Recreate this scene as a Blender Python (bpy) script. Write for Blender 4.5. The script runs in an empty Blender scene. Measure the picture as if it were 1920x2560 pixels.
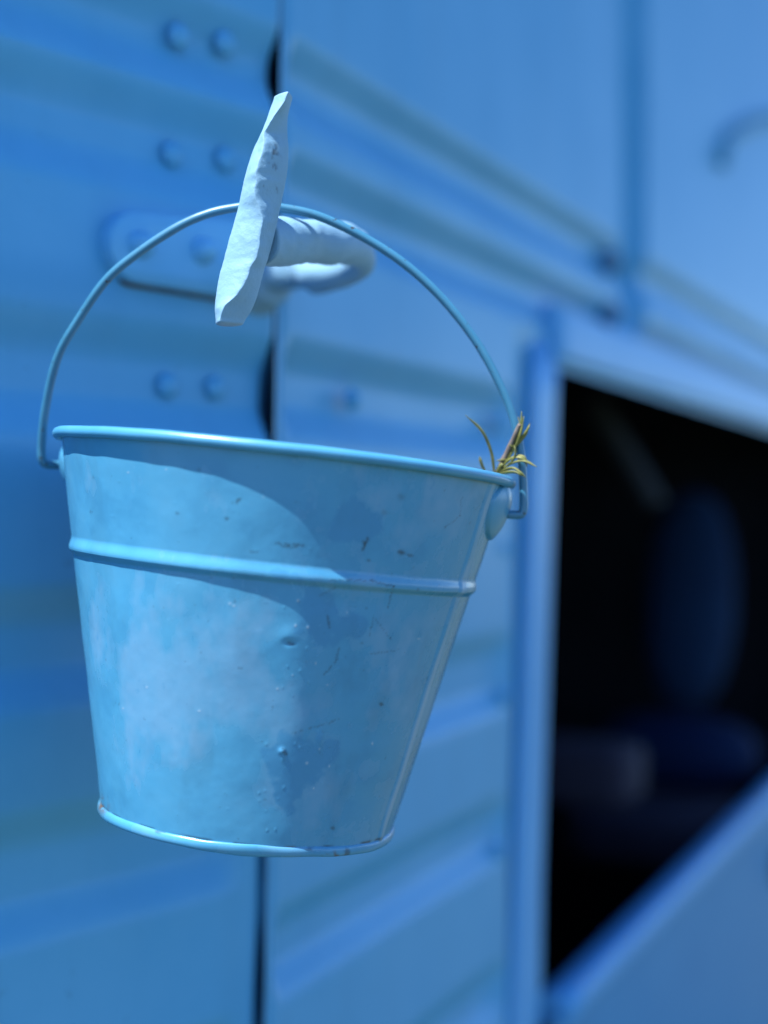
import bpy, math, random
import numpy as np
from mathutils import Vector, Matrix

# ------------------------------------------------------------------ camera, sky, sun, exposure
scene = bpy.context.scene
col = scene.collection
F = 3500.0            # focal length in photo pixels (photo 1920 x 2560)
H = 1.30              # camera height above the ground
cam = bpy.data.cameras.new('camera')
cam.sensor_fit = 'VERTICAL'; cam.sensor_height = 36.0; cam.sensor_width = 36.0
cam.lens = F / 2560 * 36.0
cam.clip_start = 0.02; cam.clip_end = 2000
cam.dof.use_dof = True
cam.dof.focus_distance = 0.476
cam.dof.aperture_fstop = 3.5
cam_o = bpy.data.objects.new('camera', cam); col.objects.link(cam_o)
cam_o.location = (0, 0, H); cam_o.rotation_euler = (math.radians(90), 0, 0)
scene.camera = cam_o

SUN_EL, SUN_AZ = math.radians(61), math.radians(47)      # azimuth: left of the line back to the camera
sdir = Vector((-math.sin(SUN_AZ)*math.cos(SUN_EL), -math.cos(SUN_AZ)*math.cos(SUN_EL), math.sin(SUN_EL)))
world = bpy.data.worlds.new('World'); scene.world = world; world.use_nodes = True
wn = world.node_tree
sky = wn.nodes.new('ShaderNodeTexSky'); sky.sky_type = 'NISHITA'; sky.sun_disc = False
sky.air_density = 0.7; sky.dust_density = 0.0; sky.ozone_density = 8.0
sky.sun_elevation = SUN_EL; sky.sun_rotation = math.atan2(sdir.x, sdir.y)
bg = wn.nodes['Background']; bg.inputs['Strength'].default_value = 0.15
wn.links.new(sky.outputs['Color'], bg.inputs['Color'])
sun = bpy.data.lights.new('sun', 'SUN'); sun.energy = 5.0; sun.angle = math.radians(0.5); sun.color = (1.0, 0.97, 0.92)
sun_o = bpy.data.objects.new('sun', sun); col.objects.link(sun_o)
sun_o.rotation_euler = sdir.to_track_quat('Z', 'Y').to_euler()
sun_o.location = (-2, -2, 5)
vs = scene.view_settings
vs.view_transform = 'Standard'; vs.look = 'None'; vs.gamma = 1.0; vs.use_curve_mapping = False
vs.exposure = 1.25
scene.cycles.use_denoising = True

# ------------------------------------------------------------------ helpers
RNG = np.random.RandomState(7)
_PERM = RNG.permutation(4096); _VAL = RNG.rand(4096) * 2 - 1
def vnoise(x, y, z):
    xi, yi, zi = np.floor(x).astype(int), np.floor(y).astype(int), np.floor(z).astype(int)
    fx, fy, fz = x - xi, y - yi, z - zi
    u, v, w = [f*f*f*(f*(f*6-15)+10) for f in (fx, fy, fz)]
    def h(a, b, c):
        return _VAL[_PERM[(_PERM[(_PERM[a & 4095] + b) & 4095] + c) & 4095]]
    r = 0
    for dx in (0, 1):
        for dy in (0, 1):
            for dz in (0, 1):
                wgt = (u if dx else 1-u)*(v if dy else 1-v)*(w if dz else 1-w)
                r = r + wgt*h(xi+dx, yi+dy, zi+dz)
    return r
def fbm(p, s, oct=4, seed=0.0, gain=0.5):
    p = np.asarray(p, float)
    r, a, t = 0, 1.0, 0
    for o in range(oct):
        k = s*2.03**o
        r = r + a*vnoise(p[..., 0]*k + seed*13.1 + o*7.3, p[..., 1]*k + seed*5.7 + o*3.1, p[..., 2]*k + seed*9.9 + o*1.7)
        t += a; a *= gain
    return r/t
def sstep(a, b, x):
    t = np.clip((x-a)/(b-a), 0, 1)
    return t*t*(3-2*t)

def P(px, py, d):          # a point at distance d that stands at this spot of the view
    return np.array(((px-960)/F*d, d, H + (1280-py)/F*d))

def link(o, parent=None):
    col.objects.link(o)
    if parent is not None:
        o.parent = parent
    return o
def mesh_obj(name, verts, faces, mat, parent=None, smooth=True):
    me = bpy.data.meshes.new(name)
    me.from_pydata([tuple(v) for v in verts], [], [tuple(f) for f in faces])
    me.update()
    if smooth:
        me.polygons.foreach_set('use_smooth', [True]*len(me.polygons))
    me.materials.append(mat)
    return link(bpy.data.objects.new(name, me), parent)
def grid_faces(n, m, wrap_n=False, wrap_m=False, base=0):
    i = np.arange(n if wrap_n else n-1)[:, None]; j = np.arange(m if wrap_m else m-1)[None, :]
    i2, j2 = (i+1) % n, (j+1) % m
    f = np.stack(np.broadcast_arrays(i*m+j, i2*m+j, i2*m+j2, i*m+j2), -1).reshape(-1, 4)
    return f + base
def grid_obj(name, V, mat, parent=None, wrap_n=False, wrap_m=False, attrs=None, flip=False):
    n, m = V.shape[:2]
    f = grid_faces(n, m, wrap_n, wrap_m)
    if flip: f = f[:, ::-1]
    me = bpy.data.meshes.new(name)
    me.vertices.add(n*m); me.vertices.foreach_set('co', V.reshape(-1).astype(np.float32))
    me.loops.add(f.size); me.loops.foreach_set('vertex_index', f.reshape(-1).astype(np.int32))
    me.polygons.add(len(f)); me.polygons.foreach_set('loop_start', np.arange(0, f.size, 4, dtype=np.int32))
    me.update(calc_edges=True); me.validate()
    me.polygons.foreach_set('use_smooth', np.ones(len(me.polygons), bool))
    for k, a in (attrs or {}).items():
        at = me.attributes.new(k, 'FLOAT', 'POINT'); at.data.foreach_set('value', a.reshape(-1).astype(np.float32))
    me.materials.append(mat)
    return link(bpy.data.objects.new(name, me), parent)
def catmull(pts, n):
    pts = np.array(pts, float); q = np.vstack([2*pts[0]-pts[1], pts, 2*pts[-1]-pts[-2]])
    out = []
    segs = len(pts)-1
    for t in np.linspace(0, segs, n):
        i = min(int(t), segs-1); f = t-i
        a, b, c, d = q[i], q[i+1], q[i+2], q[i+3]
        out.append(0.5*((2*b)+(c-a)*f+(2*a-5*b+4*c-d)*f*f+(3*b-a-3*c+d)*f**3))
    return np.array(out)
def tube_grid(path, rad, sides=16, flat=None, up0=None):
    path = np.array(path, float); n = len(path)
    rad = np.broadcast_to(np.asarray(rad, float), (n,))
    T = np.gradient(path, axis=0); T /= np.linalg.norm(T, axis=1)[:, None]
    up = np.array(up0 if up0 is not None else (0.31, -0.9, 0.3)); N = []
    for t in T:
        up = up - t*np.dot(up, t); up /= np.linalg.norm(up); N.append(up.copy())
    N = np.array(N); B = np.cross(T, N)
    a = np.linspace(0, 2*np.pi, sides, endpoint=False)
    fl = 1.0 if flat is None else flat
    ring = path[:, None, :] + rad[:, None, None]*(N[:, None, :]*np.cos(a)[None, :, None] + fl*B[:, None, :]*np.sin(a)[None, :, None])
    return ring
def cap_tube(V):
    """close a tube grid by collapsing extra end rings"""
    c0, c1 = V[0].mean(0), V[-1].mean(0)
    e0 = V[0] + (V[0]-V[1])*0.0
    ends0 = [c0 + (V[0]-c0)*k for k in (0.02, 0.6, 0.9)]
    ends1 = [c1 + (V[-1]-c1)*k for k in (0.9, 0.6, 0.02)]
    return np.concatenate([np.array(ends0), V, np.array(ends1)], 0)
def box_pts(o, ax, ay, az, x0, x1, y0, y1, z0, z1, bevel=0.0):
    pass

# ------------------------------------------------------------------ materials
def new_mat(name):
    m = bpy.data.materials.new(name); m.use_nodes = True
    nt = m.node_tree; b = nt.nodes['Principled BSDF']
    return m, nt, b
def N(nt, t, **kw):
    n = nt.nodes.new(t)
    for k, v in kw.items(): setattr(n, k, v)
    return n
def noise(nt, scale, detail=4, rough=0.55, coord='Object', dist=0.0):
    tc = N(nt, 'ShaderNodeTexCoord'); n = N(nt, 'ShaderNodeTexNoise')
    n.inputs['Scale'].default_value = scale; n.inputs['Detail'].default_value = detail
    n.inputs['Roughness'].default_value = rough; n.inputs['Distortion'].default_value = dist
    nt.links.new(tc.outputs[coord], n.inputs['Vector'])
    return n.outputs['Fac']
def ramp(nt, fac, stops):
    r = N(nt, 'ShaderNodeValToRGB'); e = r.color_ramp.elements
    e[0].position, e[0].color = stops[0][0], (*stops[0][1], 1)
    e[1].position, e[1].color = stops[-1][0], (*stops[-1][1], 1)
    for p, c in stops[1:-1]:
        k = e.new(p); k.color = (*c, 1)
    nt.links.new(fac, r.inputs['Fac']); return r.outputs['Color']
def mix(nt, fac, a, b):
    m = N(nt, 'ShaderNodeMix', data_type='RGBA')
    for sock, v in ((m.inputs['Factor'], fac), (m.inputs[6], a), (m.inputs[7], b)):
        if isinstance(v, bpy.types.NodeSocket): nt.links.new(v, sock)
        else: sock.default_value = v if not isinstance(v, tuple) else (*v, 1)
    return m.outputs[2]
def bump(nt, b, h, strength=0.2, dist=0.001):
    k = N(nt, 'ShaderNodeBump'); k.inputs['Strength'].default_value = strength; k.inputs['Distance'].default_value = dist
    nt.links.new(h, k.inputs['Height']); nt.links.new(k.outputs['Normal'], b.inputs['Normal'])
def attr(nt, name):
    a = N(nt, 'ShaderNodeAttribute', attribute_name=name); return a.outputs['Fac']

def paint(name, c0, c1, rough=0.45, scale=14, b_scale=220, b_str=0.06, spec=0.5):
    m, nt, b = new_mat(name)
    nt.links.new(ramp(nt, noise(nt, scale, 6, 0.6), [(0.35, c0), (0.68, c1)]), b.inputs['Base Color'])
    b.inputs['Roughness'].default_value = rough
    b.inputs['Specular IOR Level'].default_value = spec
    bump(nt, b, noise(nt, b_scale, 3), b_str, 0.0006)
    return m
WALL0, WALL1 = (0.070, 0.315, 0.56), (0.094, 0.345, 0.59)
M_wall = paint('van_paint', WALL0, WALL1, 0.38, 9, 160, 0.10, 0.3)
nt = M_wall.node_tree; b = nt.nodes['Principled BSDF']
old = b.inputs['Base Color'].links[0].from_socket
tc = N(nt, 'ShaderNodeTexCoord'); mp = N(nt, 'ShaderNodeMapping'); mp.inputs['Scale'].default_value = (34, 34, 5)
nz = N(nt, 'ShaderNodeTexNoise'); nz.inputs['Scale'].default_value = 1.0; nz.inputs['Detail'].default_value = 6
nt.links.new(tc.outputs['Object'], mp.inputs['Vector']); nt.links.new(mp.outputs['Vector'], nz.inputs['Vector'])
st_ = ramp(nt, nz.outputs['Fac'], [(0.48, (0, 0, 0)), (0.78, (0.14, 0.14, 0.14))])
c = mix(nt, st_, old, (0.045, 0.19, 0.33))
sp_ = ramp(nt, noise(nt, 70, 4, 0.7), [(0.66, (0, 0, 0)), (0.72, (0.3, 0.3, 0.3))])
nt.links.new(mix(nt, sp_, c, (0.05, 0.17, 0.27)), b.inputs['Base Color'])
M_plate = paint('plate_paint', (0.095, 0.36, 0.62), (0.13, 0.40, 0.66), 0.42, 30, 200, 0.15, 0.3)
M_frame = paint('frame_paint', (0.075, 0.31, 0.62), (0.10, 0.35, 0.66), 0.4, 9, 160, 0.08, 0.3)
M_low = paint('skirt_paint', (0.035, 0.22, 0.46), (0.05, 0.25, 0.49), 0.45, 9, 160, 0.08, 0.2)
M_rust = paint('rusty_edge', (0.05, 0.03, 0.025), (0.10, 0.07, 0.06), 0.8, 160)
M_boltd = paint('bolt_paint', (0.03, 0.12, 0.24), (0.05, 0.16, 0.30), 0.5, 60)
M_seam_shade = paint('seam_shade_paint', (0.03, 0.12, 0.24), (0.04, 0.14, 0.27), 0.6, 20)
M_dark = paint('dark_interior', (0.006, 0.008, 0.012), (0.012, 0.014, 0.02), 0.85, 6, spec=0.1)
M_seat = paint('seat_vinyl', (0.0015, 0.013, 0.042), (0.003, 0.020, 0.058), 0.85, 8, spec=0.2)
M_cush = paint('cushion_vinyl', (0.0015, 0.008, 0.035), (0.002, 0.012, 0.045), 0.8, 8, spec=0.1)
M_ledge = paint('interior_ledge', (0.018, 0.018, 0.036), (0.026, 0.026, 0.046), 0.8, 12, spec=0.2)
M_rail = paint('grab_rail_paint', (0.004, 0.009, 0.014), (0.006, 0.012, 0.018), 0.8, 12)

# ground: worn gravel and grass
M_ground, nt, b = new_mat('gravel_and_grass')
nt.links.new(ramp(nt, noise(nt, 3.0, 8, 0.7), [(0.35, (0.04, 0.06, 0.02)), (0.5, (0.075, 0.09, 0.045)), (0.7, (0.11, 0.115, 0.08))]), b.inputs['Base Color'])
b.inputs['Roughness'].default_value = 0.95
bump(nt, b, noise(nt, 60, 6), 0.6, 0.02)

# bucket paint: wear and a painted seam sheen come from attributes on the metal
BUCKET_C, BUCKET_D, CHALK_SHEEN_C = (0.056, 0.25, 0.425), (0.046, 0.22, 0.39), (0.115, 0.28, 0.445)
def bucket_mat(name, with_attr):
    m, nt, b = new_mat(name)
    base = ramp(nt, noise(nt, 60, 5, 0.6), [(0.3, BUCKET_D), (0.5, BUCKET_C), (0.75, (0.068, 0.26, 0.43))])
    if with_attr:
        c = mix(nt, attr(nt, 'chalk_sheen'), base, CHALK_SHEEN_C)
        c = mix(nt, attr(nt, 'fresh'), c, (0.042, 0.205, 0.385))
        c = mix(nt, attr(nt, 'grime'), c, (0.02, 0.05, 0.075))
        c = mix(nt, attr(nt, 'rust'), c, (0.095, 0.055, 0.02))
        c = mix(nt, attr(nt, 'fleck_sheen'), c, (0.40, 0.48, 0.56))
        # roughness up where chalky
        mr = N(nt, 'ShaderNodeMapRange'); mr.inputs['To Min'].default_value = 0.26; mr.inputs['To Max'].default_value = 0.42
        nt.links.new(attr(nt, 'chalk_sheen'), mr.inputs['Value']); nt.links.new(mr.outputs['Result'], b.inputs['Roughness'])
    else:
        sp = ramp(nt, noise(nt, 260, 3, 0.6), [(0.70, (0, 0, 0)), (0.74, (1, 1, 1))])
        c = mix(nt, sp, base, (0.05, 0.06, 0.06))
        b.inputs['Roughness'].default_value = 0.34
    nt.links.new(c, b.inputs['Base Color'])
    bump(nt, b, noise(nt, 420, 4, 0.6), 0.06, 0.0004)
    return m
M_bucket = bucket_mat('bucket_paint', True)
M_trim = bucket_mat('bucket_trim_paint', False)
M_bail = paint('bail_paint', (0.032, 0.155, 0.265), (0.04, 0.175, 0.295), 0.38, 90)
nt = M_bail.node_tree; b = nt.nodes['Principled BSDF']; old = b.inputs['Base Color'].links[0].from_socket
ch_ = ramp(nt, noise(nt, 330, 4, 0.65), [(0.64, (0, 0, 0)), (0.68, (1, 1, 1))])
nt.links.new(mix(nt, ch_, old, (0.035, 0.03, 0.03)), b.inputs['Base Color'])
M_zinc = paint('bare_zinc', (0.22, 0.26, 0.30), (0.34, 0.38, 0.42), 0.5, 60)

# thick whitish paint of the door handle
M_handle, nt, b = new_mat('handle_paint')
base = ramp(nt, noise(nt, 120, 6, 0.65), [(0.3, (0.165, 0.325, 0.46)), (0.7, (0.19, 0.355, 0.49))])
c = mix(nt, attr(nt, 'grime'), base, (0.06, 0.11, 0.15))
nt.links.new(c, b.inputs['Base Color']); b.inputs['Roughness'].default_value = 0.62
bump(nt, b, noise(nt, 900, 5, 0.7), 0.35, 0.0006)

M_leaf = paint('rosemary_leaf', (0.075, 0.09, 0.016), (0.20, 0.20, 0.055), 0.55, 220)
M_stem = paint('rosemary_stem', (0.11, 0.085, 0.065), (0.18, 0.145, 0.125), 0.7, 300)

# ------------------------------------------------------------------ ground
g = mesh_obj('ground', [(-400, -400, 0), (400, -400, 0), (400, 400, 0), (-400, 400, 0)], [(0, 1, 2, 3)], M_ground, None, False)
g['kind'] = 'structure'

# ------------------------------------------------------------------ van side
D0 = 0.68
O = np.array(((690-960)/F*D0, D0, 0.0))                   # foot of the door seam
TL, TR = math.atan(3093/F), math.atan(1670/F)             # the door and the side panel run off at these angles
UL = np.array((math.sin(TL), math.cos(TL), 0)); NL = np.array((math.cos(TL), -math.sin(TL), 0))
UR = np.array((math.sin(TR), math.cos(TR), 0)); NR = np.array((math.cos(TR), -math.sin(TR), 0))
UP = np.array((0, 0, 1.0))
def s_at(px, U):                                          # distance along a panel seen at image column px
    k = (px-960)/F
    return (k*O[1]-O[0])/(U[0]-k*U[1])
def d_at(px, U): return O[1] + s_at(px, U)*U[1]
def z_at(px, py, U): return H + (1280-py)/F*d_at(px, U)
def zy(y): return H + (1280-y)/F*D0                        # height of a seam row
def SL(s, z, n=0.0): return O + UL*s + UP*z + NL*n
def SR(s, z, n=0.0): return O + UR*s + UP*z + NR*n
van = link(bpy.data.objects.new('van', None)); van.location = (0.3, 1.2, 0)
bpy.context.view_layer.update()
VINV = np.array((0.3, 1.2, 0.0))
def vp(V): return np.asarray(V) - VINV                     # world point into the van's frame

GL = [(-520, -420), (-260, -140), (125, 220), (362, 490), (905, 1050), (1500, 1640), (1975, 2135), (2560, 2700), (3100, 3240)]
GR = [(118, 218), (408, 508), (892, 1032), (1760, 1930), (2330, 2450), (2900, 3020), (3400, 3520)]
def groove(z, lst, depth=0.0085):
    d = np.zeros_like(z)
    for y0, y1 in lst:
        a, b2 = zy(y1), zy(y0)                            # low, high
        w = 0.015
        d = np.maximum(d, sstep(a-w, a+w*0.5, z)*(1-sstep(b2-w*0.5, b2+w, z)))
    return d*depth
def zsamples(z0, z1, lst):
    zs = list(np.arange(z0, z1, 0.03)) + [z1]
    for y0, y1 in lst:
        zs += list(np.linspace(zy(y1)-0.018, zy(y0)+0.018, 30))
    zs = np.array(sorted(z for z in zs if z0 <= z <= z1))
    keep = [0]
    for i in range(1, len(zs)):
        if zs[i]-zs[keep[-1]] > 4e-4: keep.append(i)
    return zs[keep]
def panel(name, frame, U_N, s0, s1, z0, z1, lst, parent, mat, ds=0.02, gd=0.0085, start=None, ends=None, zend=9.0, recess=(), n0=0.0, curl=0.0, lean=0.0, wob=0.0012, seed=1):
    zs = zsamples(z0, z1, lst)
    rc = [np.linspace(e_-0.008, e_+0.008, 9) for q_ in recess for e_ in q_[:2]]
    rc = [np.clip(q_, s0, s1) for q_ in rc]
    if start is not None: rc.append(np.linspace(start-0.013, start+0.013, 12))
    ss = np.unique(np.concatenate(rc + [np.arange(s0, s1, ds), [s1], np.linspace(s0, min(s0+0.012, s1), 8), np.linspace(max(s1-0.034, s0), s1, 18)]))
    S, Z = np.meshgrid(ss, zs, indexing='ij')
    g_ = groove(Z, lst, gd)
    if ends is not None:
        for e, side in ends:
            k_ = (sstep(e-0.012, e+0.012, S) if side > 0 else 1-sstep(e-0.012, e+0.012, S))
            g_ = np.where(Z < zend, g_*k_, g_)
    if start is not None: g_ = g_*sstep(start-0.006, start+0.006, S)
    n = n0 - g_ + wob*fbm(np.stack([S, Z, S*0+seed], -1), 9, 3, seed)
    for a0, a1, z0_, z1_, dp in recess:
        n = n - dp*sstep(a0-0.006, a0+0.006, S)*(1-sstep(a1-0.006, a1+0.006, S))*sstep(z0_-0.01, z0_+0.01, Z)*(1-sstep(z1_-0.01, z1_+0.01, Z))
    if curl:                                              # turned-in edge at the seam
        e = s1 if curl > 0 else s0
        q = np.clip(1-np.abs(S-e)/0.006, 0, 1)
        n = n - 0.007*abs(curl)*(1-np.sqrt(1-np.minimum(q, 0.999)**2))
    SS = S + lean*(Z-H)
    V = frame(SS[..., None], Z[..., None], n[..., None])
    return grid_obj(name, vp(V), mat, parent, flip=False)

TOP = zy(0) + 0.20
door = panel('door_panel', SL, NL, -0.44, -0.0032, 0.0, TOP, GL, van, M_wall, curl=0.5, lean=0.036, ends=[(-0.022, -1)], zend=zy(1750), seed=2)
s_open = s_at(1398, UR); s_frame = s_at(1285, UR)
z_hi = z_at(1398, 940, UR) + 0.006; z_lo = z_at(1385, 2470, UR) - 0.012
S_END = s_at(1920, UR) + 0.55
side = panel('side_panel', SR, NR, 0.0028, s_open-0.03, 0.0, TOP+0.5, GR, van, M_wall, gd=0.0092, curl=-0.4, lean=0.036, ends=[(s_frame-0.012, -1)], zend=z_hi+0.02, start=0.010, recess=[(s_at(1288, UR), s_at(1336, UR), -1, z_hi+0.015, 0.005)], seed=3)
S_CH0, S_CH1 = s_at(1552, UR), s_at(1618, UR)
head = panel('header_panel', SR, NR, s_open-0.03, S_END, z_hi, TOP+0.5, GR, van, M_wall, ds=0.03, gd=0.0092, recess=[(S_CH0, S_CH1, z_hi+0.06, 9, 0.016)], seed=4)
low = panel('lower_panel', SR, NR, s_open-0.055, S_END, 0.0, z_lo, [], van, M_low, ds=0.03, n0=0.012, seed=5)
rear = panel('jamb_panel', SR, NR, s_at(1920, UR)+0.35, S_END, z_lo, z_hi, [], van, M_wall, ds=0.03, seed=6)

def bar(name, pts, w, h, U, Nn, parent, mat, rnd=0.35):
    """extruded bar with a rounded section along pts; w across (along U), h out (along Nn)"""
    a = np.linspace(0, 2*np.pi, 24, endpoint=False); e = rnd
    cx = np.sign(np.cos(a))*np.abs(np.cos(a))**e*w/2; cy = np.sign(np.sin(a))*np.abs(np.sin(a))**e*h/2
    pts = np.array(pts)
    V = pts[:, None, :] + cx[None, :, None]*np.array(U) + cy[None, :, None]*np.array(Nn)
    return grid_obj(name, vp(cap_tube(V)), mat, parent, wrap_m=True)
# raised frame round the dark opening
fz = np.linspace(0.02, z_hi+0.012, 40)
s_mid = (s_at(1330, UR)+s_at(1398, UR))/2
bar('door_frame', [SR(s_mid-0.017+0.095*(z-H), z, 0.0) for z in fz], (s_open-s_at(1340, UR))*0.95, 0.009, UR, NR, van, M_frame, 0.4)
fs = np.linspace(s_open-0.03, S_END, 40)
bar('frame_header', [SR(s, z_hi+0.026, 0.002) for s in fs], 0.040, 0.010, UP, NR, van, M_frame, 0.4)
bar('sill', [SR(s, z_lo+0.0, 0.004) for s in fs], 0.024, 0.03, UP, NR, van, M_frame, 0.7)
# darker tube on the upper panel, far right: painted shade of a curved groove
M_groove_shade = paint('groove_shade_paint', (0.05, 0.23, 0.36), (0.06, 0.26, 0.40), 0.6, 40)
groove_path = catmull([SR(s_at(x, UR), z_at(x, y, UR), 0.004) for x, y in [(1795, 410), (1805, 360), (1840, 325), (1900, 300), (1990, 285)]], 40)
grid_obj('groove_shade_tube', vp(cap_tube(tube_grid(groove_path, 0.008, 12))), M_groove_shade, van, wrap_m=True)

# rivets and bolts
def dome(name, c, Nn, U, r, h, parent, mat, rings=7, seg=20, hexa=False):
    V = []
    W = np.cross(Nn, U)
    a = np.linspace(0, 2*np.pi, seg, endpoint=False)
    prof = [(1.15, -0.3), (1.12, 0.0), (1.0, 0.25), (0.86, 0.6), (0.62, 0.86), (0.32, 0.97), (0.02, 1.0)]
    for pr, ph in prof:
        k = pr*r*np.ones_like(a)
        V.append(c + (np.cos(a)*k)[:, None]*U + (np.sin(a)*k)[:, None]*W + Nn*ph*h)
    return grid_obj(name, vp(np.array(V)), mat, parent, wrap_m=True, flip=False)
def on_left(px, py, n=0.0): return SL(s_at(px, UL), z_at(px, py, UL), n)
def on_right(px, py, n=0.0): return SR(s_at(px, UR), z_at(px, py, UR), n)
for px, py in [(465, 85), (580, 103), (455, 380), (588, 393), (443, 962), (562, 968), (428, 2140), (520, 2138), (100, 10), (330, 2136)][:6]:
    dome('rivet', on_left(px, py, -0.006 if py not in (85, 103) else -0.004), NL, UL, 0.0052, 0.0026, door, M_wall)
for px, py in [(885, 1000), (1262, 1370), (1262, 1745), (1250, 2130), (1250, 1060)]:
    dome('rivet', on_right(px, py, -0.001), NR, UR, 0.0055, 0.005, side, M_wall)
for px, py in [(1530, 655), (1528, 785)]:
    dome('bolt', on_right(px, py, -0.004), NR, UR, 0.010, 0.012, head, M_boltd)

M_stop = paint('rubber_stop', (0.05, 0.04, 0.03), (0.08, 0.065, 0.045), 0.8, 40)
dome('rubber_stop', on_right(1925, 2160, 0.010), NR, UR, 0.026, 0.022, low, M_stop)
# latch plate: a strap with a rounded end bolted to the door
cs = [s_at(325, UL), s_at(600, UL)]; zc = (z_at(325, 620, UL)+z_at(600, 645, UL))/2; rr = 0.0155
out = []
for t in np.linspace(math.pi/2, 3*math.pi/2, 24): out.append((cs[0]+rr*math.cos(t), z_at(325, 622, UL)+rr*math.sin(t)))
zt = z_at(600, 645, UL)
out += [(cs[0]+0.03, z_at(325, 622, UL)-rr*1.02), (cs[0]+0.055, zt-0.021), (cs[1]+0.005, zt-0.021), (cs[1]+0.005, zt+0.017)]
out = np.array(out); cen = out.mean(0)
V = []
for sc, n_ in [(1.0, -0.008), (1.0, 0.0050), (0.985, 0.0064), (0.95, 0.007), (0.5, 0.007), (0.01, 0.007)]:
    q = cen + (out-cen)*sc
    V.append(np.array([SL(a, z, n_) for a, z in q]))
plate = grid_obj('latch_plate', vp(np.array(V)), M_plate, van, wrap_m=True, flip=True)
for px, py in [(325, 617), (480, 632)]:
    dome('bolt', on_left(px, py, 0.0065), NL, UL, 0.0058, 0.0085, plate, M_plate)
e = [SL(a, z-0.0006, 0.0012) for a, z in out[20:27]]
rp = catmull(e, 40)
grid_obj('rust_streak', vp(cap_tube(tube_grid(rp, 0.0011*(0.5+0.5*np.abs(fbm(rp, 120, 2, 3)))+0.0002, 8))), M_rust, plate, wrap_m=True)

# door handle: spindle out of the door, elbow, arm back to the upright grip
def lumpy(V, amp, s, seed, oct=4):
    c = V.mean(1, keepdims=True); d = V-c; d /= (np.linalg.norm(d, axis=-1, keepdims=True)+1e-9)
    return V + d*(amp*fbm(V, s, oct, seed))[..., None]
lp = catmull([SL(s_at(640, UL), z_at(640, 690, UL), -0.004), SL(s_at(645, UL), z_at(645, 690, UL), 0.03), P(800, 688, 0.615), P(880, 672, 0.588), P(905, 640, 0.562), P(862, 610, 0.535), P(770, 606, 0.512), P(700, 606, 0.496), P(645, 600, 0.484)], 90)
rad = np.interp(np.linspace(0, 1, 90), [0, 0.25, 0.4, 0.5, 0.62, 0.8, 1], [0.0105, 0.0078, 0.0056, 0.0060, 0.0078, 0.0082, 0.0088])
V = lumpy(tube_grid(lp, rad, 40), 0.0014, 90, 3)
gr = np.zeros(V.shape[:2]); V = cap_tube(V)
handle = grid_obj('door_handle', vp(V), M_handle, van, wrap_m=True, attrs={'grime': np.zeros(V.shape[:2])})
# escutcheon flange at the foot of the spindle
fl = [SL(s_at(640, UL), z_at(640, 690, UL), -0.001), SL(s_at(640, UL), z_at(640, 690, UL), 0.006), SL(s_at(640, UL), z_at(640, 690, UL), 0.012)]
V = lumpy(tube_grid(catmull(fl, 12), np.linspace(0.020, 0.014, 12), 40), 0.002, 60, 5)
V = cap_tube(V); grid_obj('flange', vp(V), M_handle, handle, wrap_m=True, attrs={'grime': np.zeros(V.shape[:2])})
# upright grip: left and right outline rows of the casting, given depth and a wedge section
rows = [(686, 731, 243), (682, 729, 254), (675, 722, 270), (663, 719, 305), (650, 721, 336), (633, 723, 372), (617, 720, 424), (607, 713, 462), (598, 704, 501), (590, 696, 540), (579, 687, 580),
        (567, 676, 625), (555, 662, 668), (545, 649, 712), (540, 640, 745), (537, 626, 778), (541, 604, 808)]
ys = np.linspace(rows[0][2], rows[-1][2], 150)
L_ = np.interp(ys, [r[2] for r in rows], [r[0] for r in rows]); R_ = np.interp(ys, [r[2] for r in rows], [r[1] for r in rows])
k = np.ones(9)/9
L_ = np.convolve(np.pad(L_, 4, 'edge'), k, 'valid'); R_ = np.convolve(np.pad(R_, 4, 'edge'), k, 'valid')
NS = 96
a = np.linspace(0, 2*np.pi, NS, endpoint=False)
V = []
for i, y in enumerate(ys):
    t = i/149
    d = 0.474 + 0.006*t + 0.0*math.sin(t*math.pi)      # the top leans toward the viewer
    c = P((L_[i]+R_[i])/2, y, d); w = (R_[i]-L_[i])/2/F*d
    # wedge section: ridge shaped to follow the sunlit edge, one face turned left, one turned right
    rho = np.interp(y, [243, 262, 300, 340, 392, 450, 500, 540, 580, 650, 705, 745, 770, 806], [.85, .80, .42, .22, .36, .33, .42, .62, .76, .80, .74, .58, .38, .20])
    rho += 0.02*math.sin(0.071*y) + 0.014*math.sin(0.163*y+1)*math.sin(0.031*y)
    dep = max(1.12*w, 0.0055); xr = (2*rho-1)*w
    fa = np.clip((a-math.pi)/math.pi, 0, 1)                 # 0..1 across the front, left to right
    sq = np.sin(fa*math.pi); cq = 1-np.abs(np.cos(fa*math.pi)); kq = 0.72*sq+0.28*cq
    x = np.where(a <= math.pi, w*np.cos(a), np.where(fa < .5, -w+(xr+w)*kq, w-(w-xr)*kq))
    y_ = np.where(a <= math.pi, 0.85*dep*np.abs(np.sin(a))**0.8, -dep*sq**0.9)
    V.append(np.stack([c[0]+x, c[1]+y_, c[2]+0*x], -1))
V = np.array(V)
V = lumpy(V, 0.0005, 45, 11, 2); V = lumpy(V, 0.00016, 420, 12, 3)
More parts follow.
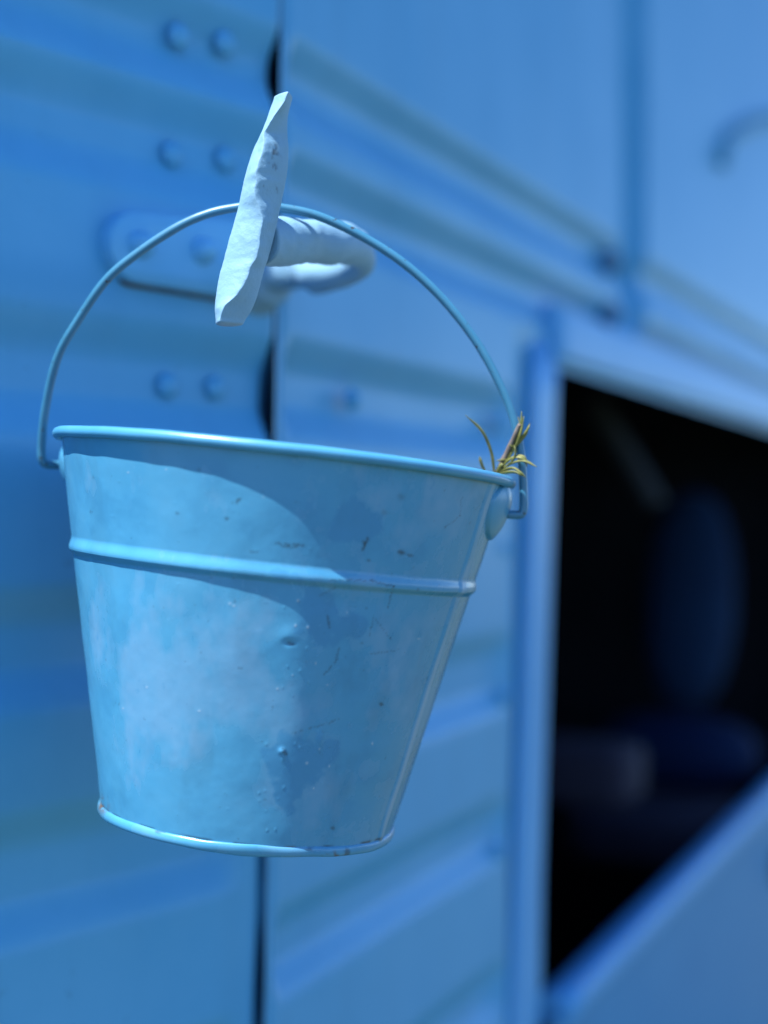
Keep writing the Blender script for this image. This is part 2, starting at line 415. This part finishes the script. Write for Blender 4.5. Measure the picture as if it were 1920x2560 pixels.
# rounded ends
def round_ends(V, n=7, up=0.004):
    t0 = V[0]-V[1]; ax0 = (V[0].mean(0)-V[3].mean(0)); ax0 /= np.linalg.norm(ax0)
    ax1 = (V[-1].mean(0)-V[-4].mean(0)); ax1 /= np.linalg.norm(ax1)
    A = []; B = []
    for k in range(n, 0, -1):
        th = k/n*math.pi/2*0.995; c = V[0].mean(0); A.append(c+(V[0]-c)*math.cos(th)+ax0*up*math.sin(th))
    for k in range(1, n+1):
        th = k/n*math.pi/2*0.995; c = V[-1].mean(0); B.append(c+(V[-1]-c)*math.cos(th)+ax1*up*math.sin(th))
    return np.concatenate([np.array(A), V, np.array(B)], 0)
V = round_ends(V, 7, 0.0010)
pxv = 960+F*V[..., 0]/V[..., 1]; pyv = 1280-F*(V[..., 2]-H)/V[..., 1]
gr = np.clip(sstep(0.30, 0.55, fbm(V*np.array((1, 1, 0.35)), 700, 3, 21))*np.exp(-((pxv-685)/26)**2-((pyv-455)/60)**2)*1.2, 0, 1)
gr += sstep(0.25, 0.45, fbm(V, 500, 3, 23))*np.exp(-((pxv-683)/14)**2-((pyv-385)/32)**2)
grid_obj('grip', vp(V), M_handle, handle, wrap_m=True, attrs={'grime': np.clip(gr, 0, 1)})

# dark interior behind the opening: a closed shell
def shell(name, o, s0, s1, n0, n1, z0, z1, mat, parent):
    c = [SR(s, z, n) for s in (s0, s1) for n in (n0, n1) for z in (z0, z1)]
    f = [(0, 1, 3, 2), (4, 6, 7, 5), (0, 4, 5, 1), (2, 3, 7, 6), (0, 2, 6, 4), (1, 5, 7, 3)]
    return mesh_obj(name, vp(c), f, mat, parent, False)
ZR = TOP+0.5
def rbox(name, c, e, mat, parent, ax=(UR, NR, UP), p=5.0):
    """rounded cushion-like box: centre c, half extents e"""
    n = 24; V = []
    for th in np.linspace(-math.pi/2, math.pi/2, n):
        row = []
        for ph in np.linspace(0, 2*math.pi, 40, endpoint=False):
            f = lambda v: math.copysign(abs(v)**(2/p), v)
            x = f(math.cos(th))*f(math.cos(ph)); y = f(math.cos(th))*f(math.sin(ph)); z = f(math.sin(th))
            row.append(np.array(c)+ax[0]*x*e[0]+ax[1]*y*e[1]+ax[2]*z*e[2])
        V.append(row)
    return grid_obj(name, vp(np.array(V)), mat, parent, wrap_m=True)
def slab(name, s0, s1, n0, n1, z0, z1, mat=None):
    return shell(name, None, s0, s1, n0, n1, z0, z1, mat or M_dark, van)
slab('seam_backing', -0.012, 0.030, -0.05, -0.0215, 0.31, TOP-0.01, M_seam_shade)  # dark slab added behind the seam to block light and keep the gap dark
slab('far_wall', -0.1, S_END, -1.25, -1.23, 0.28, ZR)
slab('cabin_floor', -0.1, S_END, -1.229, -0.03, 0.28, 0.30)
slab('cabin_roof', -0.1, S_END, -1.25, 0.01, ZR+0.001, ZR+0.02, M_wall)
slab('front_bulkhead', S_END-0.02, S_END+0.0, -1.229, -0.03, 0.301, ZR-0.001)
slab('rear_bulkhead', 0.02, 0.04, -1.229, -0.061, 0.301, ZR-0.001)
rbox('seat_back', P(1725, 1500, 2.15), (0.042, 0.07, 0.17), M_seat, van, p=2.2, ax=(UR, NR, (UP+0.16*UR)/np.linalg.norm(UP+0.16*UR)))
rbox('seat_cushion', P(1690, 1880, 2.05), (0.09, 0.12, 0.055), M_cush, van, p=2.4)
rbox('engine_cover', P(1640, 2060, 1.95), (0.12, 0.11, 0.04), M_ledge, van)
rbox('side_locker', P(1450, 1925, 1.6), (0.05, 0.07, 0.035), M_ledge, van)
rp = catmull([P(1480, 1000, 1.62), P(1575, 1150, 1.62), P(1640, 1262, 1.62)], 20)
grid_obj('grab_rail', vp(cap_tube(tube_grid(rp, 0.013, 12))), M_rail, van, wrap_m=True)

van['label'] = 'blue painted ribbed metal van side with riveted door, pale handle and dark open doorway'
van['category'] = 'van'

# ------------------------------------------------------------------ bucket
bucket = link(bpy.data.objects.new('bucket', None))
RC = P(716, 1152, 0.52)
bucket.location = tuple(RC)
bucket.rotation_euler = (math.radians(-0.8), math.radians(6.2), 0)
bucket['label'] = 'small scuffed light blue metal bucket hanging by its wire bail from the van door handle'
bucket['category'] = 'bucket'
BM = np.array(Matrix.Translation(Vector(RC)) @ bucket.rotation_euler.to_matrix().to_4x4())
def to_world(V): return V @ BM[:3, :3].T + BM[:3, 3]
BI = np.linalg.inv(BM)
def to_local(V): return np.asarray(V) @ BI[:3, :3].T + BI[:3, 3]
HB = 0.1325; RT, RB = 0.0822, 0.0535
def r_of(h):                                             # h = depth below the rim
    r = RT + (RB-RT)*h/HB
    hb = 0.0405
    t = h-hb
    bead = np.where(t < 0, sstep(-0.0050, -0.0006, t), 1-sstep(-0.0004, 0.0020, t))*0.00140
    lip = 0.0009*sstep(HB-0.0052, HB-0.0040, h)
    return r + bead
na_f, na_b = 760, 120
ang = np.concatenate([np.linspace(-math.pi, 0, na_f, endpoint=False), np.linspace(0, math.pi, na_b, endpoint=False)])   # -90 deg faces the camera
hs = np.unique(np.concatenate([np.linspace(0, HB, 330), np.linspace(0.032, 0.046, 70), np.linspace(HB-0.007, HB, 30)]))
A, Hh = np.meshgrid(ang, hs, indexing='ij')
R = r_of(Hh)
base = np.stack([R*np.cos(A), R*np.sin(A), -Hh], -1)
W = to_world(base); px = 960+F*W[..., 0]/W[..., 1]; py = 1280-F*(W[..., 2]-H)/W[..., 1]
front = (A < 0).astype(float)
def blob(x, y, rx, ry, rot=0.0):
    c, s = math.cos(rot), math.sin(rot); u = (px-x)*c+(py-y)*s; v = -(px-x)*s+(py-y)*c
    return np.exp(-(u/rx)**2-(v/ry)**2)*front
lap = sstep(-0.475, -0.445, A)*(1-sstep(-0.400, -0.392, A))
# sheet-metal unevenness, dents and runs of paint
dr = 0.00055*fbm(base, 28, 3, 31) + 0.00010*fbm(base, 120, 3, 32)
dr += 0.0011*blob(742, 1830, 60, 260) - 0.0009*blob(850, 1700, 60, 220)
dr += 0.0004*blob(718, 1590, 26, 24) - 0.00045*blob(722, 1606, 14, 9)
dr += 0.0007*blob(703, 1877, 7, 7) + 0.0004*blob(708, 1888, 4, 12)
dr += 0.0005*blob(800, 1850, 8, 22)
dr += 0.0007*lap
dr -= 0.0007*blob(870, 1500, 90, 40, 0.1)
rs = random.Random(5)
flecks_sheen = np.zeros_like(px)
for i in range(60):                                     # spatter of tiny hardened droplets
    x = rs.gauss(780, 60); y = rs.uniform(1500, 2090); q = rs.uniform(1.6, 3.2)
    bl = blob(x, y, q, q*rs.uniform(0.8, 1.6)); dr += 0.00011*bl; flecks_sheen += 0.75*bl*(rs.random() < 0.3)
for i in range(45):
    x = rs.uniform(230, 1150); y = rs.uniform(1150, 2080); q = rs.uniform(1.4, 2.6)
    bl = blob(x, y, q*1.6, q); dr += 0.00006*bl; flecks_sheen += 0.5*bl*(rs.random() < 0.25)
R2 = R + dr
Vb = np.stack([R2*np.cos(A), R2*np.sin(A), -Hh], -1)
# wear, plus a pale sheen painted along the lap seam
wn1 = fbm(base, 34, 5, 41, 0.55); wn2 = fbm(base*np.array((1, 1, 0.45)), 60, 5, 42, 0.6); wn3 = fbm(base, 260, 4, 43)
ch = 0.0
for x, y, rx, ry, s in [(430, 1180, 180, 50, .8), (640, 1255, 150, 50, .9), (800, 1330, 70, 70, .6), (330, 1690, 110, 120, .9), (540, 1740, 170, 150, 1.0), (400, 1860, 110, 90, .7), (710, 1760, 110, 80, .8),
                        (660, 2010, 110, 60, .6), (930, 1480, 150, 110, .9), (1000, 1310, 160, 110, .9), (950, 1720, 140, 150, .9), (870, 1980, 110, 90, .5), (700, 1530, 60, 90, .5), (230, 1220, 40, 60, .6), (1080, 1280, 90, 120, .8), (640, 1390, 300, 16, .5)]:
    ch = ch + s*blob(x, y, rx, ry)
ch = sstep(0.30, 0.85, ch*0.55 + 0.75*wn1 + 1.0*wn2 + 0.12)
ch = np.clip(ch*(0.75+0.25*wn3) + 0.35*sstep(0.05, 0.30, fbm(base, 130, 5, 46, 0.62))*sstep(640, 900, px)*front, 0, 1)
fresh = 0.0
for x, y, rx, ry in [(770, 1500, 70, 80), (830, 1580, 70, 60), (900, 1560, 30, 40), (770, 1890, 130, 60), (870, 1290, 70, 70), (690, 1430, 60, 20), (1000, 1475, 60, 20), (720, 1990, 40, 60), (900, 1320, 80, 40)]:
    fresh = fresh + blob(x, y, rx, ry)
fresh = np.clip(sstep(0.40, 0.62, fresh*0.7 + 0.6*wn2 + 0.35*wn3), 0, 1)*0.75
ch = ch*(1-fresh)
lap_sheen = sstep(-0.47, -0.44, A)*(1-sstep(-0.425, -0.395, A))*sstep(-0.35, 0.25, fbm(base*np.array((1, 1, .25)), 120, 3, 44)+0.25*sstep(0.05, 0.09, Hh))
ch = np.clip(ch + 0.9*lap_sheen, 0, 1); flecks_sheen = flecks_sheen + 0.30*lap_sheen  # pale band puts the seam's reflected streak into the colour
grime = 0.0
def scratch(x0, y0, x1, y1, w, s=1.0, wob=3.0, seed=1):
    n = 26; o = 0
    r_ = random.Random(seed)
    for i in range(n):
        t = i/(n-1)
        o = np.maximum(o, (r_.random() > 0.25)*blob(x0+(x1-x0)*t+r_.gauss(0, wob*0.4), y0+(y1-y0)*t+r_.gauss(0, wob*0.4), w*r_.uniform(.6, 1.4), w*r_.uniform(.6, 1.2)))
    return o*s*0.75
for args in [(690, 1358, 760, 1363, 3, 1), (705, 1365, 745, 1368, 2.5, .9), (908, 1375, 922, 1342, 3, 1), (915, 1362, 905, 1350, 2, .7), (998, 1380, 1008, 1382, 5, 1), (1020, 1388, 1030, 1389, 2, .8),
             (592, 1255, 600, 1246, 3, .9), (830, 1450, 930, 1452, 2.2, .9), (930, 1452, 985, 1466, 2.2, .9), (985, 1466, 970, 1520, 2, .8), (820, 1540, 825, 1570, 2.6, .8), (810, 1688, 845, 1650, 2.2, .8),
             (845, 1650, 850, 1620, 2, .7), (930, 1635, 1000, 1625, 2, .6), (720, 1835, 850, 1800, 2.4, .7), (705, 1870, 715, 1886, 3, .9), (722, 1606, 730, 1610, 4, .9), (940, 1550, 980, 1600, 1.8, .6), (1155, 1240, 1150, 1290, 1.6, .5),
             (1150, 1290, 1110, 1320, 1.6, .5), (952, 1760, 955, 1762, 3, .8), (1000, 1240, 1003, 1243, 6, .4), (960, 1280, 962, 1282, 5, .4), (440, 1282, 446, 1284, 2.5, .6), (565, 1295, 567, 1297, 3, .8), (830, 2070, 834, 2071, 3, .8),
             (920, 1400, 925, 1402, 2, .7), (925, 1590, 935, 1540, 1.7, .6), (800, 1490, 840, 1470, 1.8, .6)]:
    grime = grime + scratch(*args, seed=int(args[0]*7+args[1]))
grime = grime + sstep(0.62, 0.72, fbm(base, 420, 3, 51))*0.3*front + 0.12*sstep(0.1, 0.6, fbm(base*np.array((1, 1, .3)), 90, 4, 52))
lipline = np.exp(-((Hh-(HB-0.0022))/0.0005)**2)
grime = grime + lipline*sstep(-0.1, 0.3, fbm(base, 130, 3, 53))*0.85
rust = lipline*sstep(0.15, 0.4, fbm(base, 110, 3, 54))*0.6 + blob(252, 2012, 14, 16)*1.2*sstep(-0.2, 0.2, wn3+0.15) + blob(270, 2052, 10, 8)
rust = np.clip(rust, 0, 1); grime = np.clip(grime, 0, 1); flecks_sheen = np.clip(flecks_sheen, 0, 1)
body = grid_obj('body', Vb, M_bucket, bucket, wrap_n=True, attrs={'chalk_sheen': ch, 'fresh': fresh, 'grime': grime, 'rust': rust, 'fleck_sheen': flecks_sheen}, flip=True)
body['label'] = 'scuffed light blue tapering sheet-metal body with raised hoop'

def lathe(name, prof, mat, n=160, lump=0.0, seed=1, wrap=False, attrs=None):
    a = np.linspace(0, 2*np.pi, n, endpoint=False)
    V = np.array([[(r*math.cos(t), r*math.sin(t), z) for t in a] for r, z in prof])
    if lump:
        k = lump*fbm(V, 22, 3, seed); kz = lump*fbm(V, 30, 3, seed+5)
        V[..., 2] += kz; rr_ = np.linalg.norm(V[..., :2], axis=-1, keepdims=True); V[..., :2] *= (1+k[..., None]/rr_)
    return grid_obj(name, V, mat, bucket, wrap_m=True, wrap_n=wrap)
lathe('inner_wall', [(RT-0.0002, -0.0004)] + [(r_of(np.array(h))-0.0030, -h) for h in np.linspace(0.006, HB-0.004, 40)], M_zinc)
lathe('base', [(0.001, -HB+0.0035), (0.03, -HB+0.0035), (RB-0.0004, -HB+0.0034)], M_zinc)
# rolled rim
rt = 0.00195
lathe('rim', [(RT+0.0012+rt*math.cos(t), 0.0002+rt*math.sin(t)) for t in np.linspace(0, 2*math.pi, 20, endpoint=False)], M_trim, 360, 0.00035, 61, True)
# crimped foot ring, dented, part of its paint gone to rust
a = np.linspace(0, 2*np.pi, 420, endpoint=False)
t = np.linspace(0, 2*math.pi, 16, endpoint=False)
T2, A2 = np.meshgrid(t, a, indexing='ij')
rr = RB+0.0001+0.0011*np.cos(T2); zz = -HB+0.0002+0.0019*np.sin(T2)
V = np.stack([rr*np.cos(A2), rr*np.sin(A2), zz], -1)
k = 0.0011*fbm(V, 34, 3, 71)
V[..., 2] += k + 0.0012*np.exp(-((A2-(1.5*np.pi+0.10))/0.25)**2)*np.cos(T2)
W = to_world(V); px = 960+F*W[..., 0]/W[..., 1]; py = 1280-F*(W[..., 2]-H)/W[..., 1]; front = (A2 > np.pi).astype(float)
rust = np.clip(blob(255, 2015, 16, 18)*sstep(-.1, .3, fbm(V, 300, 3, 72)+.2) + 1.3*blob(815, 2138, 40, 10)*sstep(-.2, .2, fbm(V, 300, 3, 73)) + 0.5*sstep(.5, .6, fbm(V, 160, 3, 74)), 0, 1)
grime = np.clip(sstep(.45, .6, fbm(V, 220, 3, 75))*0.6, 0, 1)
chv = sstep(-0.1, .5, fbm(V, 90, 4, 76))
grid_obj('foot_ring', V, M_bucket, bucket, wrap_n=True, wrap_m=True, attrs={'chalk_sheen': chv*0.6, 'fresh': chv*0, 'grime': grime, 'rust': rust, 'fleck_sheen': chv*0}, flip=True)

# ears: pressed domes under the rim that take the bail
EA = math.radians(-9)                                   # right ear turned toward the viewer
def ear(az, seed):
    hc = 0.0088
    r0 = RT + (RB-RT)*hc/HB
    c = np.array((r0*math.cos(az), r0*math.sin(az), -hc))
    nrm = np.array((math.cos(az), math.sin(az), -0.2)); nrm /= np.linalg.norm(nrm)
    tan = np.array((-math.sin(az), math.cos(az), 0)); upv = np.cross(nrm, tan)
    if upv[2] < 0: upv = -upv
    V = []
    for rho in np.linspace(0, 1, 22):
        row = []
        for ph in np.linspace(0, 2*math.pi, 64, endpoint=False):
            u, v = rho*math.cos(ph), rho*math.sin(ph)
            v2 = v if v < 0 else v*0.72
            x, y = u*0.0180, v2*0.0130
            drop = r0 - math.sqrt(max(r0*r0-x*x, 0))       # follow the curve of the bucket
            hgt = (0.0038 if seed == 1 else 0.0056)*(1-rho**2.2)**0.8 + 0.0003 - 0.0016*(rho > 0.985)
            row.append(c + tan*x + upv*y + nrm*(hgt-drop))
        V.append(row)
    V = np.array(V)
    e = grid_obj('ear', V, M_trim, bucket, wrap_m=True)
    return c + nrm*(0.0036 if seed == 1 else 0.0054)
eR = ear(EA, 1); eL = ear(EA+math.pi, 2)
ewR, ewL = to_world(eR), to_world(eL)

# bail: bent wire
bp = [(110, 1157), (104, 1111), (116, 1007), (145, 891), (197, 798), (266, 700), (347, 631), (445, 567), (521, 534), (590, 519), (650, 514), (706, 520), (798, 541), (914, 596), (1018, 665), (1111, 752), (1192, 856), (1250, 960), (1284, 1047), (1302, 1134), (1308, 1215)]
pts = []
yL, yR, yT = ewL[1], ewR[1], 0.497
for x, y in bp:
    t = (x-105)/1203; d = yL+(yR-yL)*t; q = np.clip((1250-y)/735, 0, 1); d = d+(yT-d)*q
    pts.append(P(x, y, d))
hookL = [ewL + (pts[0]-ewL)*0.05, ewL + np.array((-0.0022, 0, 0.0))]
wl = list(pts)
lend = [ewL - np.array((-0.004, 0, 0)), ewL + np.array((-0.0015, 0, -0.0002))]
rend = [ewR + np.array((0.0052, 0, -0.0006)), ewR + np.array((0.0020, 0, -0.0018)), ewR + np.array((-0.004, 0, -0.001))]
pp = catmull(lend + wl + rend, 420)
V = tube_grid(pp, 0.00158*(1+0.04*fbm(pp, 120, 2, 81)), 20)
V = cap_tube(V)
grid_obj('bail', to_local(V), M_bail, bucket, wrap_m=True)

# ------------------------------------------------------------------ rosemary sprig stuck in the bucket
sprig = link(bpy.data.objects.new('rosemary_sprig', None))
SB = to_world(np.array((0.02, 0.0, -HB+0.006))); sprig.location = tuple(SB)
sprig['label'] = 'small green rosemary sprig sticking out over the right rim of the bucket'
sprig['category'] = 'herb sprig'
def sp(V): return np.asarray(V)-SB
st = catmull([SB, P(1120, 1500, 0.522), P(1232, 1215, 0.512), P(1252, 1165, 0.507), P(1278, 1108, 0.503), P(1300, 1060, 0.500)], 60)
grid_obj('stem', sp(cap_tube(tube_grid(st, np.linspace(0.0017, 0.0007, 60)*(1+0.2*fbm(st, 400, 2, 5)), 10))), M_stem, sprig, wrap_m=True)
def needle(pts, w, seed=0):
    c = catmull(pts, 26); t = np.linspace(0, 1, 26)
    rad = 1.25*w*np.clip(np.minimum(1, (1-t)*4+0.15), 0, 1)*(0.6+0.4*np.minimum(1, t*5))
    V = tube_grid(c, rad, 8, flat=0.45)
    grid_obj('needle', sp(cap_tube(V)), M_leaf, sprig, wrap_m=True)
nd = [
 ([(1236, 1185, .508), (1228, 1130, .505), (1205, 1078, .503), (1163, 1037, .501)], .00075),
 ([(1212, 1178, .509), (1204, 1160, .508), (1199, 1141, .507)], .0007),
 ([(1244, 1182, .507), (1275, 1160, .503), (1310, 1152, .500), (1343, 1168, .498)], .00075),
 ([(1246, 1182, .506), (1280, 1170, .501), (1300, 1180, .499), (1314, 1194, .498)], .0008),
 ([(1246, 1178, .507), (1275, 1148, .503), (1300, 1143, .501), (1320, 1156, .500)], .0007),
 ([(1254, 1160, .506), (1285, 1142, .503), (1310, 1142, .501), (1318, 1168, .500)], .0007),
 ([(1270, 1155, .506), (1262, 1150, .505), (1240, 1152, .504)], .0006),
 ([(1262, 1160, .506), (1290, 1110, .503), (1300, 1085, .501), (1310, 1040, .5)], .0010),
 ([(1272, 1135, .506), (1290, 1100, .503), (1302, 1065, .501), (1304, 1028, .5)], .0009),
 ([(1278, 1125, .504), (1302, 1095, .502), (1318, 1075, .5), (1325, 1058, .5)], .0008),
 ([(1282, 1112, .506), (1300, 1085, .503), (1306, 1055, .502)], .0010),
 ([(1290, 1115, .503), (1312, 1090, .502), (1322, 1068, .501)], .0008),
 ([(1290, 1130, .504), (1284, 1120, .503), (1272, 1112, .502)], .0006),
 ([(1248, 1180, .505), (1282, 1150, .502), (1288, 1125, .501), (1284, 1112, .501)], .0006),
 ([(1250, 1184, .504), (1285, 1180, .5), (1306, 1190, .498)], .0007),
 ([(1240, 1186, .507), (1250, 1165, .504), (1258, 1160, .503)], .0006),
 ([(1284, 1120, .506), (1296, 1078, .505), (1296, 1042, .505)], .0008),
]
for q, w in nd:
    needle([P(*k) for k in q], w)
